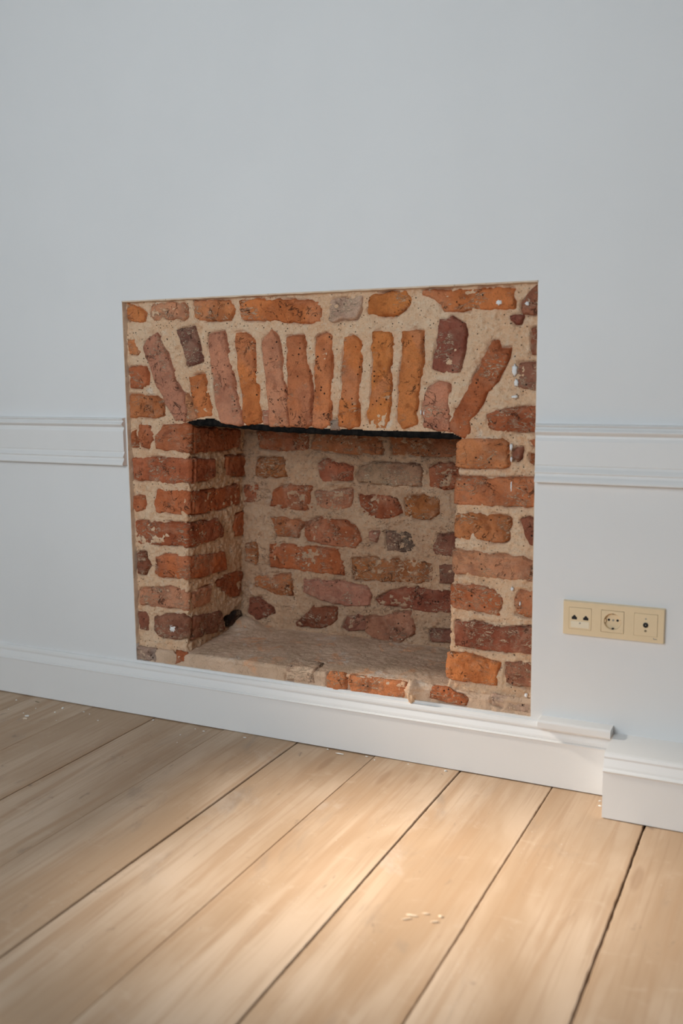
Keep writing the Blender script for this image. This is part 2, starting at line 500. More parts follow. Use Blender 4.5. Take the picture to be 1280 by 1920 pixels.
def rail_profile(zt):
    pr = [(0, 3), (0.5, 9), (2, 14), (3.5, 15.5), (6, 13), (8.5, 10), (9.5, 10), (12, 14), (15, 18), (17.5, 19), (20, 17), (23, 13), (25.5, 9), (27, 8.5),
          (31, 9.5), (35, 11.5), (38, 13), (39.5, 13), (90, 13), (92, 13), (93, 10), (94.5, 10), (99, 12), (104, 15.5), (107, 17.5), (109, 17.5), (110.5, 13.5), (113, 13.5), (117, 15), (122, 18.5), (127, 21), (130, 21), (131, 20)]
    return [(p / 1000, zt - d / 1000) for d, p in pr]
extrude_profile('trim_1', rail_profile(0.846), RX0, OX0 - 0.0035, MTRIM, 'white moulded chair rail left of the fireplace', 'chair rail')
extrude_profile('trim_2', rail_profile(0.846), OX1 + 0.0035, RX1, MTRIM, 'white moulded chair rail right of the fireplace', 'chair rail')

def base_profile(zt, bead=0.112, zb=0.0028):
    d = zt - bead
    pr = [(0, 3), (1, 7), (4, 9.5), (9, 11), (13, 11), (15, 9.5), (18, 10), (23, 12.5), (28, 15), (32, 16), (35, 16.2), (36, 19.5), (38, 21), (40, 20.5), (41, 18)]
    s = d * 1000 / 38.0
    return [(p / 1000, zt - q * s / 1000) for q, p in pr] + [(0.018, zb)]
extrude_profile('baseboard_front', base_profile(0.150), RX0, 0.765, MTRIM, 'long white baseboard below the brick fireplace', 'baseboard')

# short loose strip on top of the baseboard
bm = bmesh.new()
vs = add_box(bm, 0.598, 0.763, -0.038, 0.001, 0.144, 0.166)
bmesh.ops.bevel(bm, geom=[e for e in bm.edges if all(v.co.y < -0.03 for v in e.verts) and abs(e.verts[0].co.z - e.verts[1].co.z) < 1e-6], offset=0.005, segments=3, profile=0.5, affect='EDGES')
tag(bm_obj('trim_3', bm, MTRIM), 'short white strip of moulding on top of the baseboard', 'moulding', kind='structure')

# boxed-out plinth at the right
prof = [(-0.13 + 0.018, 0.146), (-0.13 + 0.012, 0.144), (-0.13 + 0.009, 0.138), (-0.13 + 0.0095, 0.1335), (-0.13 + 0.007, 0.127), (-0.13 + 0.004, 0.119), (-0.13 + 0.003, 0.114), (-0.13 - 0.001, 0.112), (-0.13 - 0.003, 0.1095), (-0.13 - 0.002, 0.107), (-0.13, 0.105), (-0.13, 0.0025)]
V = []; Fc = []
pts = [(0.001, 0.148)] + prof + [(0.001, 0.0025)]
m = len(pts)
for x in np.linspace(0.766, RX1, 20):
    V += [(x, y, z) for y, z in pts]
for i in range(19):
    for j in range(m):
        a = i * m + j; c = i * m + (j + 1) % m
        Fc.append((a, c, c + m, a + m))
Fc.append(tuple(range(m))); Fc.append(tuple(19 * m + j for j in range(m - 1, -1, -1)))
pl = mesh_obj('trim_4', V, Fc, MTRIM)
b = bmesh.new(); b.from_mesh(pl.data); bmesh.ops.recalc_face_normals(b, faces=b.faces)
b.to_mesh(pl.data); b.free()
tag(pl, 'white boxed plinth jutting out at the right end of the baseboard', 'plinth', kind='structure')

# ------------------------------------------------------------------ fireplace
YF, YB, YH, ZH = 0.016, 0.300, 0.004, 0.196
RC = 0.010
def XL(z): return -0.381 - 0.048 * (0.75 - z)
def XRj(z): return 0.384 - 0.044 * (0.771 - z)

def surf(dom, u, v, h):
    u = np.asarray(u, float); v = np.asarray(v, float)
    if dom == 'F':
        return np.stack([u, YF - h, v], -1)
    if dom == 'B':
        return np.stack([u, YB - h, v], -1)
    a = (np.clip((u if dom != 'H' else v), -RC, RC) + RC) / (2 * RC) * math.pi / 2
    s, c = np.sin(a), np.cos(a)
    if dom == 'L':
        x0 = XL(v)
        px = np.where(u < -RC, x0 + u, np.where(u > RC, x0, x0 - RC + RC * s))
        py = np.where(u < -RC, YF, np.where(u > RC, YF + u, YF + RC - RC * c))
        return np.stack([px + s * h, py - c * h, v], -1)
    if dom == 'R':
        x0 = XRj(v)          # u>0 front, u<0 into the jamb
        px = np.where(u > RC, x0 + u, np.where(u < -RC, x0, x0 + RC - RC * c))
        py = np.where(u > RC, YF, np.where(u < -RC, YF - u, YF + RC - RC * s))
        return np.stack([px - c * h, py - s * h, v], -1)
    if dom == 'H':
        py = np.where(v < -RC, YH, np.where(v > RC, YH + v, YH + RC - RC * c))
        pz = np.where(v < -RC, ZH + v, np.where(v > RC, ZH, ZH - RC + RC * s))
        return np.stack([u, py - c * h, pz + s * h], -1)

PAL = dict(O=(.66, .225, .068), O2=(.62, .225, .088), R=(.48, .145, .060), R2=(.53, .16, .060), B=(.54, .19, .072), P=(.58, .25, .15), P2=(.62, .26, .135),
           D=(.31, .105, .062), D2=(.37, .155, .095), D3=(.35, .105, .058), DD=(.21, .085, .06), T=(.66, .31, .155), T2=(.62, .30, .16), G=(.54, .385, .27), G2=(.52, .32, .195),
           GR=(.42, .33, .245), TC=(.62, .42, .28), K=(.04, .032, .027), K2=(.14, .085, .06))

BRICKS = [
('F',[[(-562,1156),(-539,1150),(-506,1127),(-506,1103),(-524,1102),(-564,1108)]],'O',0.25),
('F',[[(-487,1145),(-479,1151),(-380,1149),(-371,1139),(-373,1114),(-384,1106),(-478,1107),(-489,1120)]],'T',0.35),
('F',[[(-346,1154),(-238,1151),(-227,1138),(-228,1118),(-240,1102),(-332,1102),(-345,1111)]],'O2',0.3),
('F',[[(-204,1148),(-155,1149),(-54,1144),(20,1136),(27,1128),(26,1090),(9,1086),(-75,1092),(-156,1098),(-195,1101),(-205,1122)]],'O',0.15),
('F',[[(54,1140),(95,1143),(110,1141),(140,1145),(137,1120),(121,1092),(85,1092),(59,1087),(47,1092),(50,1115)]],'G',0.3),
('F',[[(161,1144),(202,1151),(251,1152),(265,1135),(262,1121),(238,1106),(229,1098),(183,1097),(156,1103),(152,1130)]],'O',0.1),
('F',[[(295,1154),(343,1150),(407,1147),(444,1152),(502,1150),(512,1145),(514,1106),(502,1101),(449,1103),(348,1104),(339,1120),(309,1136),(295,1142)]],'O',0.15),
('F',[[(570,1152),(554,1145),(532,1115),(533,1092),(555,1089),(571,1089)]],'D',0.45),
('F',[[(505,1087),(533,1084),(529,1069),(517,1067),(507,1077)]],'D',0.3),
('F',[[(569,1060),(556,1056),(555,1004),(570,1002)]],'D',0.4),
('F',[[(571,982),(528,981),(521,950),(525,928),(572,921)]],'D2',0.45),
('F',[[(-565,1061),(-547,1059),(-531,1025),(-540,1018),(-565,1020)]],'O',0.25),
('F',[[(-563,983),(-512,985),(-503,966),(-506,933),(-527,926),(-564,931)]],'R',0.3),
('F',[[(-565,908),(-478,905),(-459,886),(-457,855),(-490,847),(-570,848)]],'B',0.25),
('F',[[(-516,1037),(-494,1064),(-465,1073),(-451,1040),(-421,975),(-416,951),(-387,900),(-380,863),(-389,838),(-421,839),(-445,881),(-482,947)]],'P',0.2),
('F',[[(-383,909),(-367,895),(-346,848),(-384,837),(-377,863)]],'P2',0.2),
('F',[[(-405,1078),(-352,1088),(-342,1061),(-325,997),(-375,986),(-387,1039)]],'DD',0.4),
('F',[[(-369,956),(-325,962),(-314,919),(-304,853),(-352,846),(-364,919)]],'O',0.1),
('F',[[(-303,1066),(-260,1072),(-250,1036),(-234,955),(-220,891),(-203,831),(-216,829),(-273,835),(-285,882),(-295,973),(-305,1037)]],'P',0.05),
('F',[[(-223,1067),(-199,1068),(-170,1054),(-169,999),(-160,936),(-154,883),(-147,837),(-195,832),(-205,846),(-206,909),(-217,973),(-222,1035)]],'O',0.1),
('F',[[(-141,1045),(-113,1073),(-100,1055),(-89,1006),(-81,945),(-72,883),(-67,830),(-123,829),(-126,869),(-134,963),(-143,1025)]],'P2',0.12),
('F',[[(-70,1054),(-26,1056),(-19,1023),(-10,966),(-3,910),(-4,837),(-17,829),(-65,829),(-71,910),(-71,971)]],'O2',0.08),
('F',[[(13,1052),(38,1060),(56,1053),(53,987),(49,918),(46,834),(25,826),(-3,830),(3,892),(9,970)]],'O2',0.12),
('F',[[(88,1047),(111,1053),(131,1037),(134,1003),(127,935),(125,830),(97,827),(71,831),(76,884),(81,935),(86,1004)]],'O',0.15),
('F',[[(166,1060),(216,1055),(217,1026),(211,935),(206,868),(197,826),(154,830),(148,854),(161,918),(168,986),(164,1019)]],'O',0.15),
('F',[[(244,1057),(296,1058),(293,1033),(294,984),(286,935),(283,902),(276,885),(279,838),(242,829),(230,847),(234,935),(241,1001)]],'O',0.12),
('F',[[(338,1086),(369,1088),(395,1072),(401,1047),(394,1003),(386,962),(344,961),(320,971),(323,1004),(334,1048)]],'D',0.2),
('F',[[(306,926),(340,941),(360,932),(360,885),(365,825),(340,823),(297,834),(295,885)]],'P',0.15),
('F',[[(464,1029),(477,1030),(482,1013),(506,1015),(502,993),(488,966),(472,930),(451,918),(439,886),(415,849),(413,816),(397,809),(363,824),(364,844),(383,881),(413,934),(438,982)]],'R',0.3),
('F',[[(454,862),(477,874),(514,876),(572,887),(573,827),(515,825),(460,829)]],'R',0.55),
('F',[[(-149,871),(-127,869),(-126,831),(-143,832)]],'P',0.3),
('F',[[(49,845),(74,847),(73,823),(50,823)]],'GR',0.2),
('L',[[(-187,806),(-172,810),(-170,765),(-185,763)]],'R',0.3),
('L',[[(-164,825),(-119,826),(-117,800),(-128,760),(-156,767),(-165,782)]],'R',0.2),
('L',[[(-80,827),(12,831),(12,755),(-14,756),(-67,758),(-105,763),(-108,796),(-89,815)],[(16,823),(261,800),(259,750),(122,749),(17,751)]],'R',0.35),
('L',[[(-185,734),(-40,738),(12,736),(12,673),(-49,667),(-102,672),(-147,674),(-184,671)],[(21,735),(121,728),(125,673),(44,670),(21,670)]],'R',0.3),
('L',[[(189,727),(288,725),(304,663),(190,671)]],'R',0.4),
('L',[[(-183,625),(-145,628),(-142,591),(-170,583),(-182,597)]],'R',0.2),
('L',[[(-98,648),(-40,647),(12,647),(12,584),(-57,585),(-103,587),(-110,608)],[(19,643),(138,638),(266,640),(268,582),(154,577),(45,580),(20,582)]],'R2',0.25),
('L',[[(-175,556),(-66,558),(12,559),(12,500),(-21,496),(-88,495),(-173,490)],[(-12,557),(140,554),(178,520),(175,494),(73,493),(-12,492)]],'R',0.5),
('L',[[(245,550),(290,552),(294,484),(246,486),(233,520)]],'R',0.3),
('L',[[(-168,468),(-143,468),(-139,451),(-128,432),(-143,406),(-167,405)]],'D',0.35),
('L',[[(-107,457),(-79,465),(12,468),(12,408),(-34,403),(-79,403),(-107,410)],[(-12,465),(179,450),(199,395),(62,398),(-12,402)]],'R2',0.4),
('L',[[(-161,362),(-59,375),(12,366),(12,314),(-44,316),(-161,317)],[(21,360),(115,363),(113,312),(22,311)]],'P',0.4),
('L',[[(147,368),(216,379),(281,371),(289,324),(265,300),(221,305),(153,354)]],'R',0.3),
('L',[[(-164,296),(-137,296),(-128,276),(-133,245),(-162,246)]],'D',0.3),
('L',[[(-108,289),(-16,302),(12,295),(12,237),(-25,230),(-83,228),(-108,245)],[(22,289),(75,284),(166,276),(190,212),(113,219),(23,225)]],'D2',0.55),
('L',[[(197,246),(251,253),(312,244),(318,200),(252,211),(204,219)]],'K',0.3),
('R',[[(-110,791),(29,806),(105,808),(118,799),(122,747),(111,740),(-110,739),(-110,754),(-110,778)]],'O2',0.3),
('R',[[(130,773),(139,787),(154,790),(150,764),(142,756),(133,763)]],'D',0.2),
('R',[[(185,810),(172,804),(181,792),(186,792)]],'R',0.2),
('R',[[(172,773),(187,770),(188,749),(176,754)]],'R',0.3),
('R',[[(-220,716),(107,716),(190,722),(194,656),(124,653),(-220,648),(-220,687)]],'O2',0.35),
('R',[[(-110,631),(32,630),(126,628),(136,623),(131,573),(124,567),(97,564),(80,569),(25,567),(-110,587)]],'B',0.25),
('R',[[(160,620),(179,628),(196,625),(200,568),(185,567),(170,589),(165,607)]],'D',0.15),
('R',[[(-220,536),(54,540),(93,533),(158,537),(202,526),(205,479),(134,480),(79,482),(-220,481)]],'T2',0.3),
('R',[[(-110,448),(20,455),(54,458),(99,455),(121,438),(125,424),(117,398),(119,391),(72,393),(30,397),(17,398),(-110,428)]],'R',0.55),
('R',[[(155,436),(166,453),(203,458),(207,394),(184,393),(163,399),(159,416)]],'B',0.4),
('R',[[(14,365),(59,366),(133,361),(208,372),(212,304),(151,304),(83,303),(15,305),(14,335)]],'D3',0.5),
('R',[[(-110,280),(48,285),(127,271),(124,246),(127,220),(82,217),(26,219),(-110,227)]],'O',0.35),
('R',[[(144,276),(162,281),(214,285),(218,222),(180,223),(146,227)]],'D2',0.45),
('R',[[(-135,775),(-255,771),(-262,715),(-200,705),(-138,707)]],'R',0.4),
('R',[[(-135,600),(-255,596),(-262,545),(-200,535),(-138,537)]],'B',0.4),
('R',[[(-135,430),(-255,426),(-262,375),(-200,365),(-138,367)]],'R',0.4),
('R',[[(-135,270),(-255,266),(-262,215),(-200,205),(-138,207)]],'D3',0.4),
('R',[[(-245,690),(-282,690),(-282,630),(-247,630)]],'R',0.4),
('R',[[(-245,515),(-282,515),(-282,450),(-247,450)]],'P',0.4),
('R',[[(-245,350),(-282,350),(-282,285),(-247,285)]],'D2',0.4),
('H',[[(321,12),(366,12),(413,-19),(410,-34),(360,-34),(318,-32)]],'R',0.35),
('H',[[(472,12),(581,12),(582,-36),(506,-29),(475,-21)]],'G',0.5),
('H',[[(36,12),(50,12),(88,12),(89,-38),(65,-44),(35,-38)]],'O2',0.45),
('H',[[(96,12),(239,12),(257,12),(254,-39),(219,-40),(101,-42)]],'O2',0.4),
('H',[[(-88,70),(-9,70),(-3,-34),(-86,-35)]],'TC',0.8),
('H',[[(-574,12),(-509,12),(-505,-30),(-512,-40),(-576,-39)]],'GR',0.4),
('H',[[(-445,12),(-405,12),(-410,-23),(-432,-35),(-442,-35),(-434,-13)]],'R',0.3),
('B',[[(-332,797),(-260,801),(-170,800),(-164,748),(-256,736),(-324,748)]],'R',0.5),
('B',[[(-139,795),(64,799),(63,740),(-26,737),(-107,743),(-161,749)]],'B',0.45),
('B',[[(91,799),(365,803),(365,741),(182,738),(95,740)]],'B',0.45),
('B',[[(-335,716),(-244,723),(-238,665),(-319,659),(-339,667)]],'B',0.4),
('B',[[(-135,709),(-107,719),(-26,699),(-29,662),(-120,656),(-132,685)]],'R',0.6),
('B',[[(-17,679),(2,704),(30,715),(172,715),(186,701),(181,655),(96,652),(-4,660)]],'G2',0.45),
('B',[[(203,705),(235,719),(365,719),(365,665),(246,645),(205,657)]],'R',0.5),
('B',[[(-281,629),(-227,641),(-157,638),(-164,605),(-152,579),(-168,569),(-253,570),(-295,577)]],'R',0.35),
('B',[[(-145,624),(-50,635),(-29,638),(-30,584),(-74,576),(-140,583)]],'P2',0.6),
('B',[[(-6,620),(85,625),(108,612),(121,577),(96,562),(29,558),(2,571)]],'R',0.35),
('B',[[(133,621),(193,630),(234,623),(232,583),(204,563),(136,567)]],'B',0.6),
('B',[[(-295,541),(-254,547),(-186,534),(-192,517),(-205,488),(-274,489),(-283,523)]],'B',0.6),
('B',[[(-179,534),(-127,552),(-51,545),(-16,528),(1,497),(-17,469),(-75,470),(-171,480),(-184,507)]],'R',0.35),
('B',[[(22,520),(52,519),(46,489),(24,493)]],'P',0.5),
('B',[[(72,523),(150,526),(165,476),(134,466),(78,468)]],'K2',0.55),
('B',[[(230,523),(365,536),(365,477),(225,468),(214,486)]],'D',0.5),
('B',[[(-300,462),(-213,463),(-74,459),(-52,409),(-58,389),(-124,386),(-214,392),(-299,394)]],'R2',0.3),
('B',[[(-383,636),(-340,635),(-340,585),(-388,583)]],'R',0.4),
('B',[[(-381,460),(-343,467),(-348,397),(-386,405)]],'B',0.65),
('B',[[(-30,437),(28,445),(172,448),(211,440),(211,390),(150,382),(45,381),(-25,378)]],'B',0.6),
('B',[[(233,442),(365,451),(365,391),(233,392)]],'D2',0.3),
('B',[[(-354,357),(-233,376),(-225,314),(-287,311),(-351,331)]],'B',0.6),
('B',[[(-185,365),(-77,368),(17,357),(28,336),(20,304),(-60,299),(-125,307),(-189,327)]],'P',0.5),
('B',[[(43,326),(89,353),(139,368),(226,368),(365,356),(365,315),(199,306),(117,311),(54,310)]],'D3',0.35),
('B',[[(-372,288),(-341,297),(-293,267),(-290,250),(-349,226),(-379,247)]],'D3',0.3),
('B',[[(-215,230),(-174,270),(-155,287),(-82,286),(-83,255),(-114,226),(-212,221)]],'D3',0.4),
('B',[[(-62,230),(-48,265),(-8,277),(14,259),(10,231),(-43,225)]],'D',0.3),
('B',[[(14,270),(150,301),(162,269),(157,236),(111,205),(38,210),(11,232)]],'P',0.4),
('B',[[(204,253),(365,268),(365,231),(209,221)]],'D2',0.5),
]

fp = empty('brick_fireplace', (0, 0.02, OZ0))
tag(fp, 'exposed red brick fireplace niche with an arched brick lintel', 'fireplace')
FPI = fp.matrix_world.copy()
FPO = np.array([0, 0.02, OZ0])

def grid_mesh(name, P, mask, mat, parent, back=None, smooth=True):
    """P: (nu,nv,3) points; mask: (nu-1,nv-1) cells kept; back: offset vector array for a closed rear skin"""
    nu, nv = P.shape[:2]
    idx = -np.ones((nu, nv), int)
    use = np.zeros((nu, nv), bool)
    use[:-1, :-1] |= mask; use[1:, :-1] |= mask; use[:-1, 1:] |= mask; use[1:, 1:] |= mask
    n = int(use.sum()); idx[use] = np.arange(n)
    V = P[use] - FPO
    a = idx[:-1, :-1][mask]; b = idx[1:, :-1][mask]; c = idx[1:, 1:][mask]; d = idx[:-1, 1:][mask]
    F = np.stack([a, b, c, d], -1)
    if back is not None:
        # boundary edges -> skirt to a recessed rim, closed by one face fan
        E = np.concatenate([np.stack([a, b], -1), np.stack([b, c], -1), np.stack([c, d], -1), np.stack([d, a], -1)])
        S = set(map(tuple, E.tolist()))
        bd = [e for e in S if (e[1], e[0]) not in S]
        Bk = back[use] - FPO
        rim = {}
        extra = []
        for e in bd:
            for q in e:
                if q not in rim:
                    rim[q] = n + len(extra); extra.append(Bk[q])
        cen = n + len(extra)
        extra.append(np.mean(np.array(extra), axis=0))
        V = np.concatenate([V, np.array(extra)])
        faces = F.tolist() + [[p, q, rim[q], rim[p]][::-1] for p, q in bd] + [[rim[p], rim[q], cen][::-1] for p, q in bd]
    else:
        faces = F.tolist()
    me = bpy.data.meshes.new(name)
    me.from_pydata(V.tolist(), [], faces)
    me.update()
    if smooth:
        me.polygons.foreach_set('use_smooth', [True] * len(me.polygons))
    me.materials.append(mat)
    o = bpy.data.objects.new(name, me)
    return link(o, parent)

def brick(i, dom, polys, colk, smear):
    res = 0.0026
    polys = [[(a / 1000, b / 1000) for a, b in p] for p in polys]
    A = np.array(sum(polys, []))
    u0, v0 = A.min(0) - 0.012; u1, v1 = A.max(0) + 0.012
    u = np.arange(u0, u1, res); v = np.arange(v0, v1, res)
    U, V = np.meshgrid(u, v, indexing='ij')
    rnd = random.Random(i * 7 + 3)
    s = rnd.randrange(10000)
    ou = noise(U, V, 0.022, s) * 0.0026 + noise(U, V, 0.009, s + 3) * 0.0016
    ov = noise(U, V, 0.022, s + 9) * 0.0026 + noise(U, V, 0.009, s + 12) * 0.0016
    sd = np.max([sdf(U + ou, V + ov, p) for p in polys], axis=0) + 0.0026
    area_ = max(1e-6, (u1 - u0 - .024) * (v1 - v0 - .024))
    proud = rnd.uniform(0.004, 0.0085)
    if dom == 'B': proud = rnd.uniform(0.002, 0.007)
    if dom == 'H': proud = rnd.uniform(0.0015, 0.004)
    if colk in ('G', 'GR', 'K', 'K2'): proud *= 0.6
    t = np.clip(sd / 0.0055, 0, 1)
    prof = np.sqrt(np.clip(1 - (1 - t) ** 2, 0, 1))
    cu, cv = (u0 + u1) / 2, (v0 + v1) / 2
    tilt = (U - cu) * rnd.uniform(-.012, .012) + (V - cv) * rnd.uniform(-.04, .04)
    rough = 0.0026 if colk not in ('P', 'P2') else 0.0013
    ang = rnd.uniform(-0.5, 0.5); fu = U * math.cos(ang) - V * math.sin(ang); fv = U * math.sin(ang) + V * math.cos(ang)
    if (v1 - v0) > 1.3 * (u1 - u0): fu, fv = fv, fu
    fis = np.clip(0.16 - np.abs(noise(fu * 0.35, fv, 0.016, s + 91)), 0, 1) / 0.16 * np.clip(fbm(U, V, 0.05, s + 95, 2) + 0.1, 0, 1) * (0.005 if colk not in ('P', 'P2') else 0.001)
    rel = -fis + fbm(U, V, 0.030, s + 20, 3) * rough + noise(U, V, 0.008, s + 31) * 0.0009
    chip = np.clip(fbm(U, V, 0.024, s + 50, 2) - 0.30, 0, 1) * 0.012 * np.exp(-(np.clip(sd, 0, 1) / 0.014) ** 2)
    gouge = np.clip(noise(U * 0.5 + V * 0.3, V - U * 0.2, 0.014, s + 70) - 0.62, 0, 1) * 0.008
    h = -0.012 + (proud + 0.012 + tilt) * prof + (rel - chip - gouge) * t
    inside = sd > -0.0035
    mask = inside[:-1, :-1] | inside[1:, :-1] | inside[:-1, 1:] | inside[1:, 1:]
    P = surf(dom, U, V, h)
    bk = surf(dom, U, V, np.full(U.shape, -0.045))
    o = grid_mesh('brick', P, mask, MBRICK, fp, bk)
    k = rnd.uniform(0.88, 1.12) * (0.80 if dom == 'B' else 1.0)       # back wall bricks are set darker
    c = PAL[colk]
    o.color = (c[0] * k, c[1] * k * rnd.uniform(.95, 1.06), c[2] * k * rnd.uniform(.92, 1.1), smear)
    return o

# mortar fields --------------------------------------------------------
ARCH = [(-0.60, 0.80), (-0.402, 0.828), (-0.366, 0.842), (-0.30, 0.849), (-0.272, 0.839), (-0.217, 0.832), (-0.15, 0.835), (-0.043, 0.830), (0.049, 0.827), (0.178, 0.824), (0.301, 0.824), (0.368, 0.821), (0.398, 0.808), (0.60, 0.80)]
def arch_z(x):
    return np.interp(x, [p[0] for p in ARCH], [p[1] for p in ARCH])

def near_bricks(dom, U, V):
    """largest signed distance to the brick outlines of that surface"""
    best = np.full(U.shape, -0.05)
    for d, polys, c, s in BRICKS:
        if d != dom: continue
        for p in polys:
            A = np.array(p) / 1000
            m = (U > A[:, 0].min() - .02) & (U < A[:, 0].max() + .02) & (V > A[:, 1].min() - .02) & (V < A[:, 1].max() + .02)
            if not m.any(): continue
            q = sdf(U[m], V[m], A)
            best[m] = np.maximum(best[m], q)
    return best

def mortar(name, dom, u0, u1, v0, v1, seed, mat=MMORT, res=0.0027, amp=1.0, keep=None, extra=None, label=None):
    u = np.arange(u0, u1 + res, res); v = np.arange(v0, v1 + res, res)
    U, V = np.meshgrid(u, v, indexing='ij')
    h = fbm(U, V, 0.055, seed, 3) * 0.0032 + fbm(U, V, 0.014, seed + 40, 3) * 0.0044 + noise(U, V, 0.0055, seed + 60) * 0.0014
    h = h - np.clip(noise(U, V, 0.009, seed + 80) - 0.50, 0, 1) * 0.011
    h *= amp
    nb = near_bricks(dom, U, V)
    crev = np.exp(-((nb + 0.0005) / 0.0035) ** 2) * np.clip(fbm(U, V, 0.045, seed + 90, 2) * 2.4 + 0.35, 0, 1) * 0.013
    if dom == 'F': crev = crev * np.clip((V - arch_z(U) - 0.012) / 0.02, 0.12, 1)
    h = h - crev
    if extra is not None: h = h + extra(U, V)
    P = surf(dom, U, V, h)
    if keep is None:
        mask = np.ones((len(u) - 1, len(v) - 1), bool)
    else:
        k = keep(U, V)
        mask = k[:-1, :-1] & k[1:, :-1] & k[:-1, 1:] & k[1:, 1:]
    o = grid_mesh(name, P, mask, mat, fp)
    if label: o['label'] = label
    return o

mortar('mortar_bed', 'F', -0.580, 0.580, 0.795, 1.168, 11,
       keep=lambda U, V: (V > arch_z(U) - 0.003) | (U < XL(V) - 0.03) | (U > XRj(V) + 0.03))
mortar('mortar_bed', 'L', -0.215, 0.305, 0.15, 0.90, 23, keep=lambda U, V: (V < 0.835) | (U > 0.03))
mortar('mortar_bed', 'R', -0.305, 0.215, 0.15, 0.90, 37, keep=lambda U, V: (V < 0.815) | (U < -0.03))
mortar('mortar_bed', 'B', -0.44, 0.42, 0.17, 0.90, 51, MMORTB, amp=1.3)
def hearth_extra(U, V):
    e = fbm(U, V, 0.16, 301, 2) * 0.005
    rise = np.where(V > 0.02, np.clip((V - 0.02) / 0.28, 0, 1) * 0.012, 0)        # climbs to the back
    lump = 0.018 * np.exp(-((U - 0.272) / 0.016) ** 2 - ((V + 0.012) / 0.020) ** 2)
    corner = 0.028 * np.exp(-((U + 0.385) / 0.05) ** 2 - ((V - 0.29) / 0.05) ** 2)
    return e * (V > -0.01) + rise + lump + corner
mortar('hearth', 'H', -0.580, 0.580, -0.058, 0.315, 67, MHEARTH, extra=hearth_extra, amp=0.35, label='dusty mortar covered hearth slab')

# underside of the arch, soot-black
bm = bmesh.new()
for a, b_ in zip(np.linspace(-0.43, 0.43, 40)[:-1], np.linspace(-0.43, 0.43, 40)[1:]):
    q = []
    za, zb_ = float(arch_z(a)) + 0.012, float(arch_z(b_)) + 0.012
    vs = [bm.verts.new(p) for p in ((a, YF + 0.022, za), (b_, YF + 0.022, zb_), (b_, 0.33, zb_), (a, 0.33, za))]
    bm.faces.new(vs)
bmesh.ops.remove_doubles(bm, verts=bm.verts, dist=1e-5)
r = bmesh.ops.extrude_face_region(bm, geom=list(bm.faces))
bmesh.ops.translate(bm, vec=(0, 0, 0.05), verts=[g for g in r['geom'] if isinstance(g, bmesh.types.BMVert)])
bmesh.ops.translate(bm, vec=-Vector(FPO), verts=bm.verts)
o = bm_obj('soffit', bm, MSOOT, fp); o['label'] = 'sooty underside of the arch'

# wrought flat bar carrying the arch
low = [(-0.405, 0.829), (-0.366, 0.826), (-0.279, 0.824), (-0.21, 0.820), (-0.112, 0.813), (0.049, 0.809), (0.178, 0.807), (0.30, 0.805), (0.368, 0.804), (0.405, 0.806)]
xs = np.linspace(-0.405, 0.405, 90)
zl = np.interp(xs, [p[0] for p in low], [p[1] for p in low])
zl = np.convolve(np.pad(zl, 4, mode='edge'), np.ones(9) / 9, 'valid')
V = []; Fc = []
for k, x in enumerate(xs):
    zt = max(float(arch_z(x)) - 0.001, zl[k] + 0.006)
    yo = YF + 0.004 + 0.0015 * math.sin(k * 0.9) + 0.001 * math.sin(k * 2.3)
    zz = zl[k] + 0.0008 * math.sin(k * 1.7)
    V += [(x, yo, zt), (x, yo - 0.001, zz + 0.004), (x, yo + 0.003, zz), (x, yo + 0.05, zz), (x, yo + 0.05, zt + 0.012)]
m = 5
for k in range(len(xs) - 1):
    for j in range(m):
        a = k * m + j; c = k * m + (j + 1) % m
        Fc.append((a, c, c + m, a + m))
Fc.append(tuple(range(m))); Fc.append(tuple((len(xs) - 1) * m + j for j in range(m - 1, -1, -1)))
V = [tuple(np.array(v) - FPO) for v in V]
o = mesh_obj('iron_bar', V, Fc, MIRON, fp)
b = bmesh.new(); b.from_mesh(o.data); bmesh.ops.recalc_face_normals(b, faces=b.faces); b.to_mesh(o.data); b.free()
o['label'] = 'sooty black iron bar under the arch'

for i, (dom, polys, ck, sm) in enumerate(BRICKS):
    brick(i, dom, polys, ck, sm)

# white paint splats and drips on the brickwork
def splat(x, z, rx, rz, seed, y=YF - 0.0075, dom='F', name='paint_splat'):
    bm = bmesh.new()
    rnd = random.Random(seed)
    n = 18
    ring = []; rim = []
    ph = [rnd.uniform(0.72, 1.2) for _ in range(n)]
    for k in range(n):
        a = 2 * math.pi * k / n
        q = ph[k]
        ring.append(bm.verts.new((x + rx * q * math.cos(a) * 0.75, y - 0.0016, z + rz * q * math.sin(a) * 0.75)))
        rim.append(bm.verts.new((x + rx * q * math.cos(a), y + 0.005, z + rz * q * math.sin(a))))
    c = bm.verts.new((x, y - 0.0020, z)); d = bm.verts.new((x, y + 0.005, z))
    for k in range(n):
        j = (k + 1) % n
        bm.faces.new((c, ring[k], ring[j])); bm.faces.new((ring[k], rim[k], rim[j], ring[j])); bm.faces.new((d, rim[j], rim[k]))
    bmesh.ops.translate(bm, vec=-Vector(FPO), verts=bm.verts)
    o = bm_obj(name, bm, MSPLAT, fp, True)
    return o
splat(-0.449, 0.260, 0.011, 0.013, 1)['label'] = 'white paint splat on a brick'
for k, (x, z, rx, rz) in enumerate([(0.513, 0.790, .004, .009), (0.514, 0.762, .003, .007), (0.515, 0.700, .0022, .014), (0.520, 0.458, .004, .006), (0.540, 0.425, .002, .006),
                                    (0.518, 0.965, .007, .014), (0.523, 0.937, .006, .009), (0.480, 1.117, .008, .007), (0.545, 1.112, .006, .006),
                                    (0.292, 0.868, .0016, .007), (0.300, 0.866, .0014, .006), (0.558, 0.205, .005, .006), (0.520, 0.905, .009, .004)]):
    splat(x, z, rx, rz, 20 + k)['label'] = 'small white paint drip'

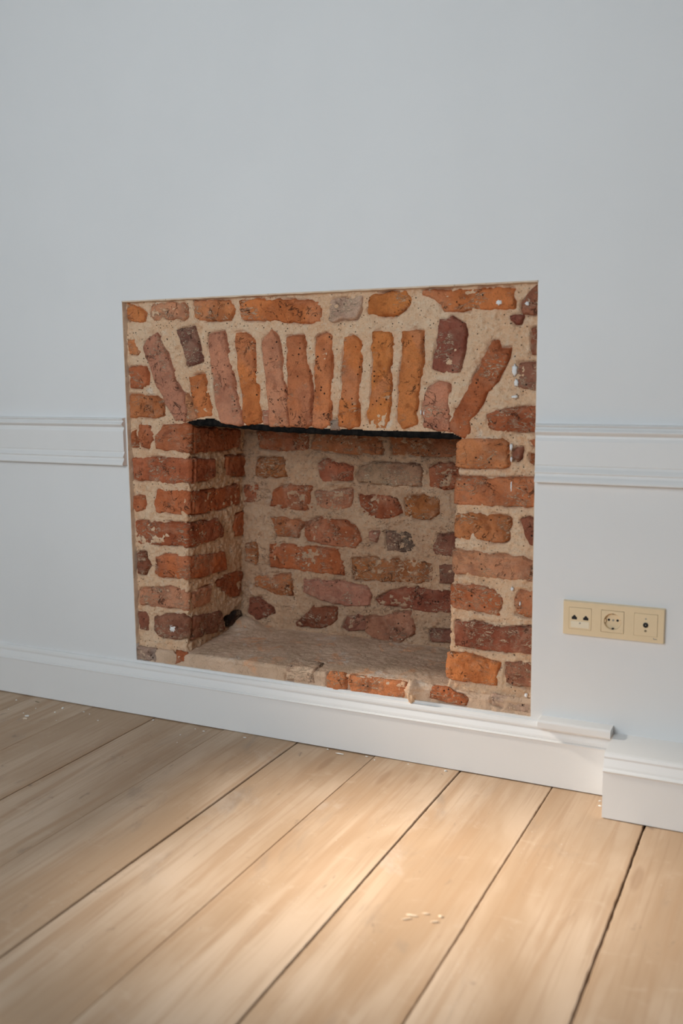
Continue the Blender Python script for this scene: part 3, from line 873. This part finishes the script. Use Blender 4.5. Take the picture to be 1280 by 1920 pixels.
# mortar lump that ran down over the top of the baseboard
bm = bmesh.new()
bmesh.ops.create_icosphere(bm, subdivisions=4, radius=1.0)
for v in bm.verts:
    n_ = v.co.copy()
    k = 1 + 0.16 * math.sin(7 * n_.x + 3 * n_.z) * math.cos(5 * n_.z + 1) + 0.08 * math.sin(17 * n_.z + 9 * n_.x)
    taper = 0.75 + 0.35 * n_.z
    v.co = Vector((0.272 + n_.x * 0.019 * k * taper, 0.004 + n_.y * 0.013 * k, 0.172 + n_.z * 0.031 * k)) - Vector(FPO)
o = bm_obj('mortar_lump', bm, MMORT, fp, True); o['label'] = 'pale mortar lump hanging over the front edge'

# ------------------------------------------------------------------ socket panel
S0, S1, SZ0, SZ1 = 0.6445, 0.8665, 0.3690, 0.4475
sp = empty('socket_panel', ((S0 + S1) / 2, 0, SZ0))
tag(sp, 'cream plastic triple wall socket plate on the white wall', 'wall socket')
SO = Vector(sp.location)
TILT = Matrix.Rotation(0.0, 4, 'Y')
YP = -0.0105
def sobj(name, bm, mat, parent=sp, smooth=False, label=None):
    bmesh.ops.translate(bm, vec=-SO, verts=bm.verts)
    o = bm_obj(name, bm, mat, parent, smooth)
    if label: o['label'] = label
    return o
zc = (SZ0 + SZ1) / 2 + 0.0005
cxs = [S0 + 0.0395, (S0 + S1) / 2, S1 - 0.0395]
hw = 0.0252
def frame_bm():
    bm = bmesh.new()
    xsn = sorted([S0, S1] + [c - hw for c in cxs] + [c + hw for c in cxs])
    zsn = [SZ0, zc - hw, zc + hw, SZ1]
    g = {}
    for y in (0.0, YP):
        for i, x in enumerate(xsn):
            for j, z in enumerate(zsn):
                ix = min(max(x, S0 + 0.0015), S1 - 0.0015) if y == YP else x
                iz = min(max(z, SZ0 + 0.0015), SZ1 - 0.0015) if y == YP else z
                g[(y, i, j)] = bm.verts.new((ix, y, iz))
    nx, nz = len(xsn) - 1, 3
    hole = lambda i, j: j == 1 and i in (1, 3, 5)
    for i in range(nx):
        for j in range(nz):
            if hole(i, j):
                # rebate walls
                for (a, b) in (((i, j), (i + 1, j)), ((i + 1, j), (i + 1, j + 1)), ((i + 1, j + 1), (i, j + 1)), ((i, j + 1), (i, j))):
                    bm.faces.new((g[(YP, *a)], g[(YP, *b)], g[(0.0, *b)], g[(0.0, *a)]))
                continue
            bm.faces.new((g[(YP, i, j)], g[(YP, i + 1, j)], g[(YP, i + 1, j + 1)], g[(YP, i, j + 1)]))
            bm.faces.new((g[(0.0, i, j)], g[(0.0, i, j + 1)], g[(0.0, i + 1, j + 1)], g[(0.0, i + 1, j)]))
    for i in range(nx):
        for j in (0, nz):
            bm.faces.new((g[(YP, i, j)], g[(YP, i + 1, j)], g[(0.0, i + 1, j)], g[(0.0, i, j)]))
    for j in range(nz):
        for i in (0, nx):
            bm.faces.new((g[(YP, i, j)], g[(YP, i, j + 1)], g[(0.0, i, j + 1)], g[(0.0, i, j)]))
    return bm
sobj('frame', frame_bm(), MCREAM)

def insert_plate(cx, label):
    bm = bmesh.new()
    w = hw - 0.0004
    add_box(bm, cx - w, cx + w, YP - 0.0008, -0.001, zc - w, zc + w)
    bmesh.ops.bevel(bm, geom=[e for e in bm.edges], offset=0.0006, segments=2, affect='EDGES')
    return sobj('insert', bm, MCREAM, label=label)
YI = YP - 0.0008
# data socket insert
ins = insert_plate(cxs[0], 'double data socket insert')
def child(name, bm, mat, parent, smooth=False):
    bmesh.ops.translate(bm, vec=-SO, verts=bm.verts)
    return bm_obj(name, bm, mat, parent, smooth)
for dx in (-0.0128, 0.0128):
    bm = bmesh.new()
    P2 = [(-0.0058, -0.0048), (0.0058, -0.0048), (0.0058, 0.0008), (0.0034, 0.0012), (0.0034, 0.0032), (0.0016, 0.0034), (0.0016, 0.0052), (-0.0016, 0.0052), (-0.0016, 0.0034), (-0.0034, 0.0032), (-0.0034, 0.0012), (-0.0058, 0.0008)]
    f = bm.faces.new([bm.verts.new((cxs[0] + dx + a, YI - 0.0003, zc + 0.0022 + b)) for a, b in P2])
    r = bmesh.ops.extrude_face_region(bm, geom=[f])
    bmesh.ops.translate(bm, vec=(0, 0.002, 0), verts=[q for q in r['geom'] if isinstance(q, bmesh.types.BMVert)])
    child('jack_opening', bm, MBLACK, ins)
bm = bmesh.new(); add_box(bm, cxs[0] - 0.0205, cxs[0] + 0.0205, YI - 0.0007, YI + 0.001, zc - 0.0215, zc - 0.0065); bevel_all(bm, 0.0003, 1)
child('label_field', bm, MCREAM2, ins)
def disc(bm, cx, cz, r, y0, y1, n=24, r1=None):
    r1 = r if r1 is None else r1
    a = [bm.verts.new((cx + r * math.cos(2 * math.pi * k / n), y0, cz + r * math.sin(2 * math.pi * k / n))) for k in range(n)]
    b_ = [bm.verts.new((cx + r1 * math.cos(2 * math.pi * k / n), y1, cz + r1 * math.sin(2 * math.pi * k / n))) for k in range(n)]
    bm.faces.new(a); bm.faces.new(b_[::-1])
    for k in range(n):
        bm.faces.new((a[k], a[(k + 1) % n], b_[(k + 1) % n], b_[k]))
bm = bmesh.new(); disc(bm, cxs[0], zc - 0.0105, 0.0019, YI - 0.0012, YI + 0.001); child('screw', bm, MSTEEL, ins)

# power socket insert: square plate with a round well
cx = cxs[1]
bm = bmesh.new()
n = 48; w = hw - 0.0007; R0 = 0.0192
outer = []
for k in range(n):
    a = 2 * math.pi * k / n; c_, s_ = math.cos(a), math.sin(a); q = w / max(abs(c_), abs(s_))
    outer.append((cx + q * c_, zc + q * s_))
rings = [[(x, -0.0005, z) for x, z in outer], [(x, YI + 0.0004, z) for x, z in outer],
         [(cx + (x - cx) * 0.985, YI, zc + (z - zc) * 0.985) for x, z in outer]]
for r_, y in ((R0, YI), (R0 - 0.0007, YI + 0.0006), (R0 - 0.0012, -0.0012), (0.0, -0.0012)):
    rings.append([(cx + max(r_, 1e-5) * math.cos(2 * math.pi * k / n), y, zc + max(r_, 1e-5) * math.sin(2 * math.pi * k / n)) for k in range(n)])
bv = [[bm.verts.new(p) for p in rg] for rg in rings]
for a, b_ in zip(bv, bv[1:]):
    for k in range(n):
        bm.faces.new((a[k], a[(k + 1) % n], b_[(k + 1) % n], b_[k]))
bmesh.ops.remove_doubles(bm, verts=bm.verts, dist=2e-5)
bmesh.ops.translate(bm, vec=-SO, verts=bm.verts)
pin = bm_obj('insert', bm, MCREAM, sp); pin['label'] = 'earthed power socket insert with round well'
for dx in (-0.0095, 0.0095):
    bm = bmesh.new(); disc(bm, cx + dx, zc + 0.0015, 0.0027, -0.0016, -0.0009); child('pin_hole', bm, MBLACK, pin)
bm = bmesh.new(); disc(bm, cx, zc + 0.0012, 0.0024, -0.0020, -0.0009); child('screw', bm, MSTEEL, pin)
for sgn in (-1, 1):
    bm = bmesh.new()
    zz = zc + sgn * (R0 - 0.0035)
    add_box(bm, cx - 0.0022, cx + 0.0022, -0.0075, -0.0009, min(zz, zz + sgn * 0.003), max(zz, zz + sgn * 0.003)); bevel_all(bm, 0.0005, 1)
    child('earth_clip', bm, MBROWN if sgn > 0 else MBLACK, pin)
for sgn in (-1, 1):
    bm = bmesh.new()
    xx = cx + sgn * (R0 - 0.0026)
    add_box(bm, xx - 0.0014, xx + 0.0014, -0.0080, -0.0009, zc - 0.0035, zc + 0.0035); bevel_all(bm, 0.0004, 1)
    child('guide_rib', bm, MCREAM, pin)

# aerial socket insert
ins = insert_plate(cxs[2], 'aerial socket insert')
cx = cxs[2]
bm = bmesh.new()
n = 28
prev = None
for r_, y in ((0.0056, YI + 0.001), (0.0056, YI - 0.0016), (0.0046, YI - 0.0018), (0.0042, YI - 0.0004), (0.00001, YI - 0.0004)):
    cur = [bm.verts.new((cx + r_ * math.cos(2 * math.pi * k / n), y, zc + r_ * math.sin(2 * math.pi * k / n))) for k in range(n)]
    if prev:
        for k in range(n): bm.faces.new((prev[k], prev[(k + 1) % n], cur[(k + 1) % n], cur[k]))
    prev = cur
bmesh.ops.remove_doubles(bm, verts=bm.verts, dist=2e-5)
child('aerial_jack', bm, MBLACK, ins)
bm = bmesh.new(); disc(bm, cx, zc, 0.0011, YI - 0.0016, YI - 0.0003, 12); child('centre_pin', bm, MSTEEL, ins)
bm = bmesh.new(); disc(bm, cx, zc - 0.0132, 0.0026, YI - 0.0006, YI + 0.001, 16); child('screw', bm, MBROWN, ins)
bm = bmesh.new(); disc(bm, cx, zc + 0.0138, 0.0018, YI - 0.0004, YI + 0.001, 16); child('screw', bm, MSTEEL, ins)
# tiny printed mark at the lower right of the plate
bm = bmesh.new()
mx, mz = S1 - 0.0185, SZ0 + 0.0098
add_box(bm, mx - 0.0036, mx + 0.0036, YP - 0.00025, YP + 0.0005, mz - 0.0010, mz + 0.0006)
add_box(bm, mx - 0.0042, mx - 0.0030, YP - 0.00025, YP + 0.0005, mz - 0.0006, mz + 0.0028)
sobj('printed_mark', bm, MSTEEL, label='tiny printed mark')

# ------------------------------------------------------------------ crumbs on the floor
def crumb(name, x, y, sx, sy, sz, seed, mat, rot=0.0):
    rnd = random.Random(seed)
    bm = bmesh.new()
    bmesh.ops.create_icosphere(bm, subdivisions=2, radius=1.0)
    for v in bm.verts:
        k = 1 + rnd.uniform(-.22, .22)
        v.co = Vector((v.co.x * sx * k, v.co.y * sy * k, max(-0.5, v.co.z * k) * sz))
    bmesh.ops.rotate(bm, cent=(0, 0, 0), matrix=Matrix.Rotation(rot, 3, 'Z'), verts=bm.verts)
    mn = min(v.co.z for v in bm.verts)
    bmesh.ops.translate(bm, vec=(0, 0, -mn), verts=bm.verts)
    o = bm_obj(name, bm, mat)
    o.location = (x, y, 0.0007)
    return o
CR = [
    ('big', -0.8451, -0.1568, 0.0062, 0.005, 0.0022, 0.3),
    ('clod', -0.8344, -0.1752, 0.0075, 0.005, 0.002, 0.2),
    ('crumb', -0.7954, -0.0632, 0.0042, 0.00336, 0.0021, 118.0),
    ('crumb', -0.7932, -0.0993, 0.003, 0.0024000000000000002, 0.0015, 103.0),
    ('crumb', -0.7182, -0.0633, 0.0028, 0.0022400000000000002, 0.0014, 157.0),
    ('crumb', -0.6347, -0.1022, 0.0026, 0.00208, 0.0013, 183.5),
    ('crumb', -0.6908, -0.0705, 0.002, 0.0016, 0.001, 168.0),
    ('crumb', -0.973, -0.0656, 0.0035, 0.0028000000000000004, 0.00175, 30.5),
    ('crumb', -0.8671, -0.0977, 0.0022, 0.0017600000000000003, 0.0011, 67.0),
    ('crumb', -0.7425, -0.1504, 0.002, 0.0016, 0.001, 105.5),
    ('crumb', -0.8721, -0.1418, 0.002, 0.0016, 0.001, 44.0),
    ('crumb', -0.4933, -0.0366, 0.0035, 0.0028000000000000004, 0.00175, 287.0),
    ('crumb', -0.3579, -0.0984, 0.0025, 0.002, 0.00125, 338.0),
    ('crumb', -0.3344, -0.1466, 0.0016, 0.00128, 0.0008, 332.0),
    ('crumb', -0.9353, -0.1356, 0.0018, 0.00144, 0.0009, 16.0),
    ('splinter', -0.9045, -0.0507, 0.01, 0.0012, 0.001, -0.1),
    ('crumb2', -0.1891, -0.0438, 0.005, 0.002, 0.0012, 0.0),
    ('crumb2', 0.0895, -0.0393, 0.012, 0.0022, 0.0012, 0.0),
    ('crumb2', 0.0495, -0.0261, 0.003, 0.002, 0.0012, 0.0),
    ('crumb2', 0.1607, -0.0282, 0.004, 0.002, 0.0012, 0.0),
    ('crumb2', 0.1881, -0.0403, 0.002, 0.002, 0.0012, 0.0),
    ('crumb2', -0.3154, -0.0491, 0.004, 0.002, 0.0012, 0.0),
    ('crumb2', -0.3458, -0.0452, 0.002, 0.0015, 0.0012, 0.0),
    ('crumb2', 0.2748, -0.0306, 0.002, 0.0015, 0.0012, 0.0),
    ('lit', 0.3733, -0.0326, 0.004, 0.003, 0.0022, 0.2),
    ('corner1511', 0.7506, -0.0716, 0.004, 0.003, 0.0013, 0.0),
    ('corner1502', 0.7457, -0.0468, 0.003, 0.002, 0.0013, 0.4),
    ('shav771', 0.5336, -0.6594, 0.01, 0.0028, 0.0009, 0.2),
    ('shav798', 0.5551, -0.6437, 0.007, 0.0021, 0.0009, 0.3),
    ('shav815', 0.5789, -0.6612, 0.008, 0.0021, 0.0009, 0.5),
    ('shav826', 0.5824, -0.6407, 0.004, 0.0034999999999999996, 0.0009, 0.1),
    ('shav762', 0.5303, -0.6742, 0.009, 0.00154, 0.0009, 0.6),
]
CRL = dict(
    big=('plaster_flake', 'largest white plaster flake on the grey boards at far left', 'plaster flake', None, MCHIP),
    clod=('mortar_clod', 'brownish mortar clod just below the largest white flake', 'mortar clod', None, MEDGE),
    crumb=('plaster_crumb', 'tiny white plaster crumb on the shaded boards at left', 'crumb', 'crumbs on the shaded boards', MCHIP),
    splinter=('wood_splinter', 'thin dark splinter on the shaded board by the baseboard', 'splinter', None, MBROWN),
    crumb2=('plaster_chip', 'flat white plaster chip along the foot of the baseboard', 'plaster chip', 'chips along the baseboard', MCHIP),
    lit=('plaster_crumb', 'single white crumb on the brightly lit board against the baseboard', 'crumb', None, MCHIP),
    corner1511=('plaster_chip', 'larger white chip on the floor beside the plinth corner', 'plaster chip', 'chips beside the plinth', MCHIP),
    corner1502=('plaster_chip', 'smaller white chip beside the plinth, nearer the baseboard', 'plaster chip', 'chips beside the plinth', MCHIP),
    shav762=('wood_shaving', 'leftmost thin shaving of the small cluster on the lit board', 'shaving', 'shavings on the lit board', MSHAV),
    shav771=('wood_shaving', 'longest pale shaving of the small cluster on the lit board', 'shaving', 'shavings on the lit board', MSHAV),
    shav798=('wood_shaving', 'topmost pale shaving in the middle of the small cluster on the lit board', 'shaving', 'shavings on the lit board', MSHAV),
    shav815=('wood_shaving', 'lowest pale shaving of the small cluster on the lit board', 'shaving', 'shavings on the lit board', MSHAV),
    shav826=('wood_shaving', 'rightmost stubby shaving of the small cluster on the lit board', 'shaving', 'shavings on the lit board', MSHAV))
for i, (kd, x, y, sx, sy, sz, rot) in enumerate(CR):
    nm, lb, ct, gr, mt = CRL[kd]
    tag(crumb(nm, x, y, sx, sy, sz, i, mt, rot), lb, ct, gr)
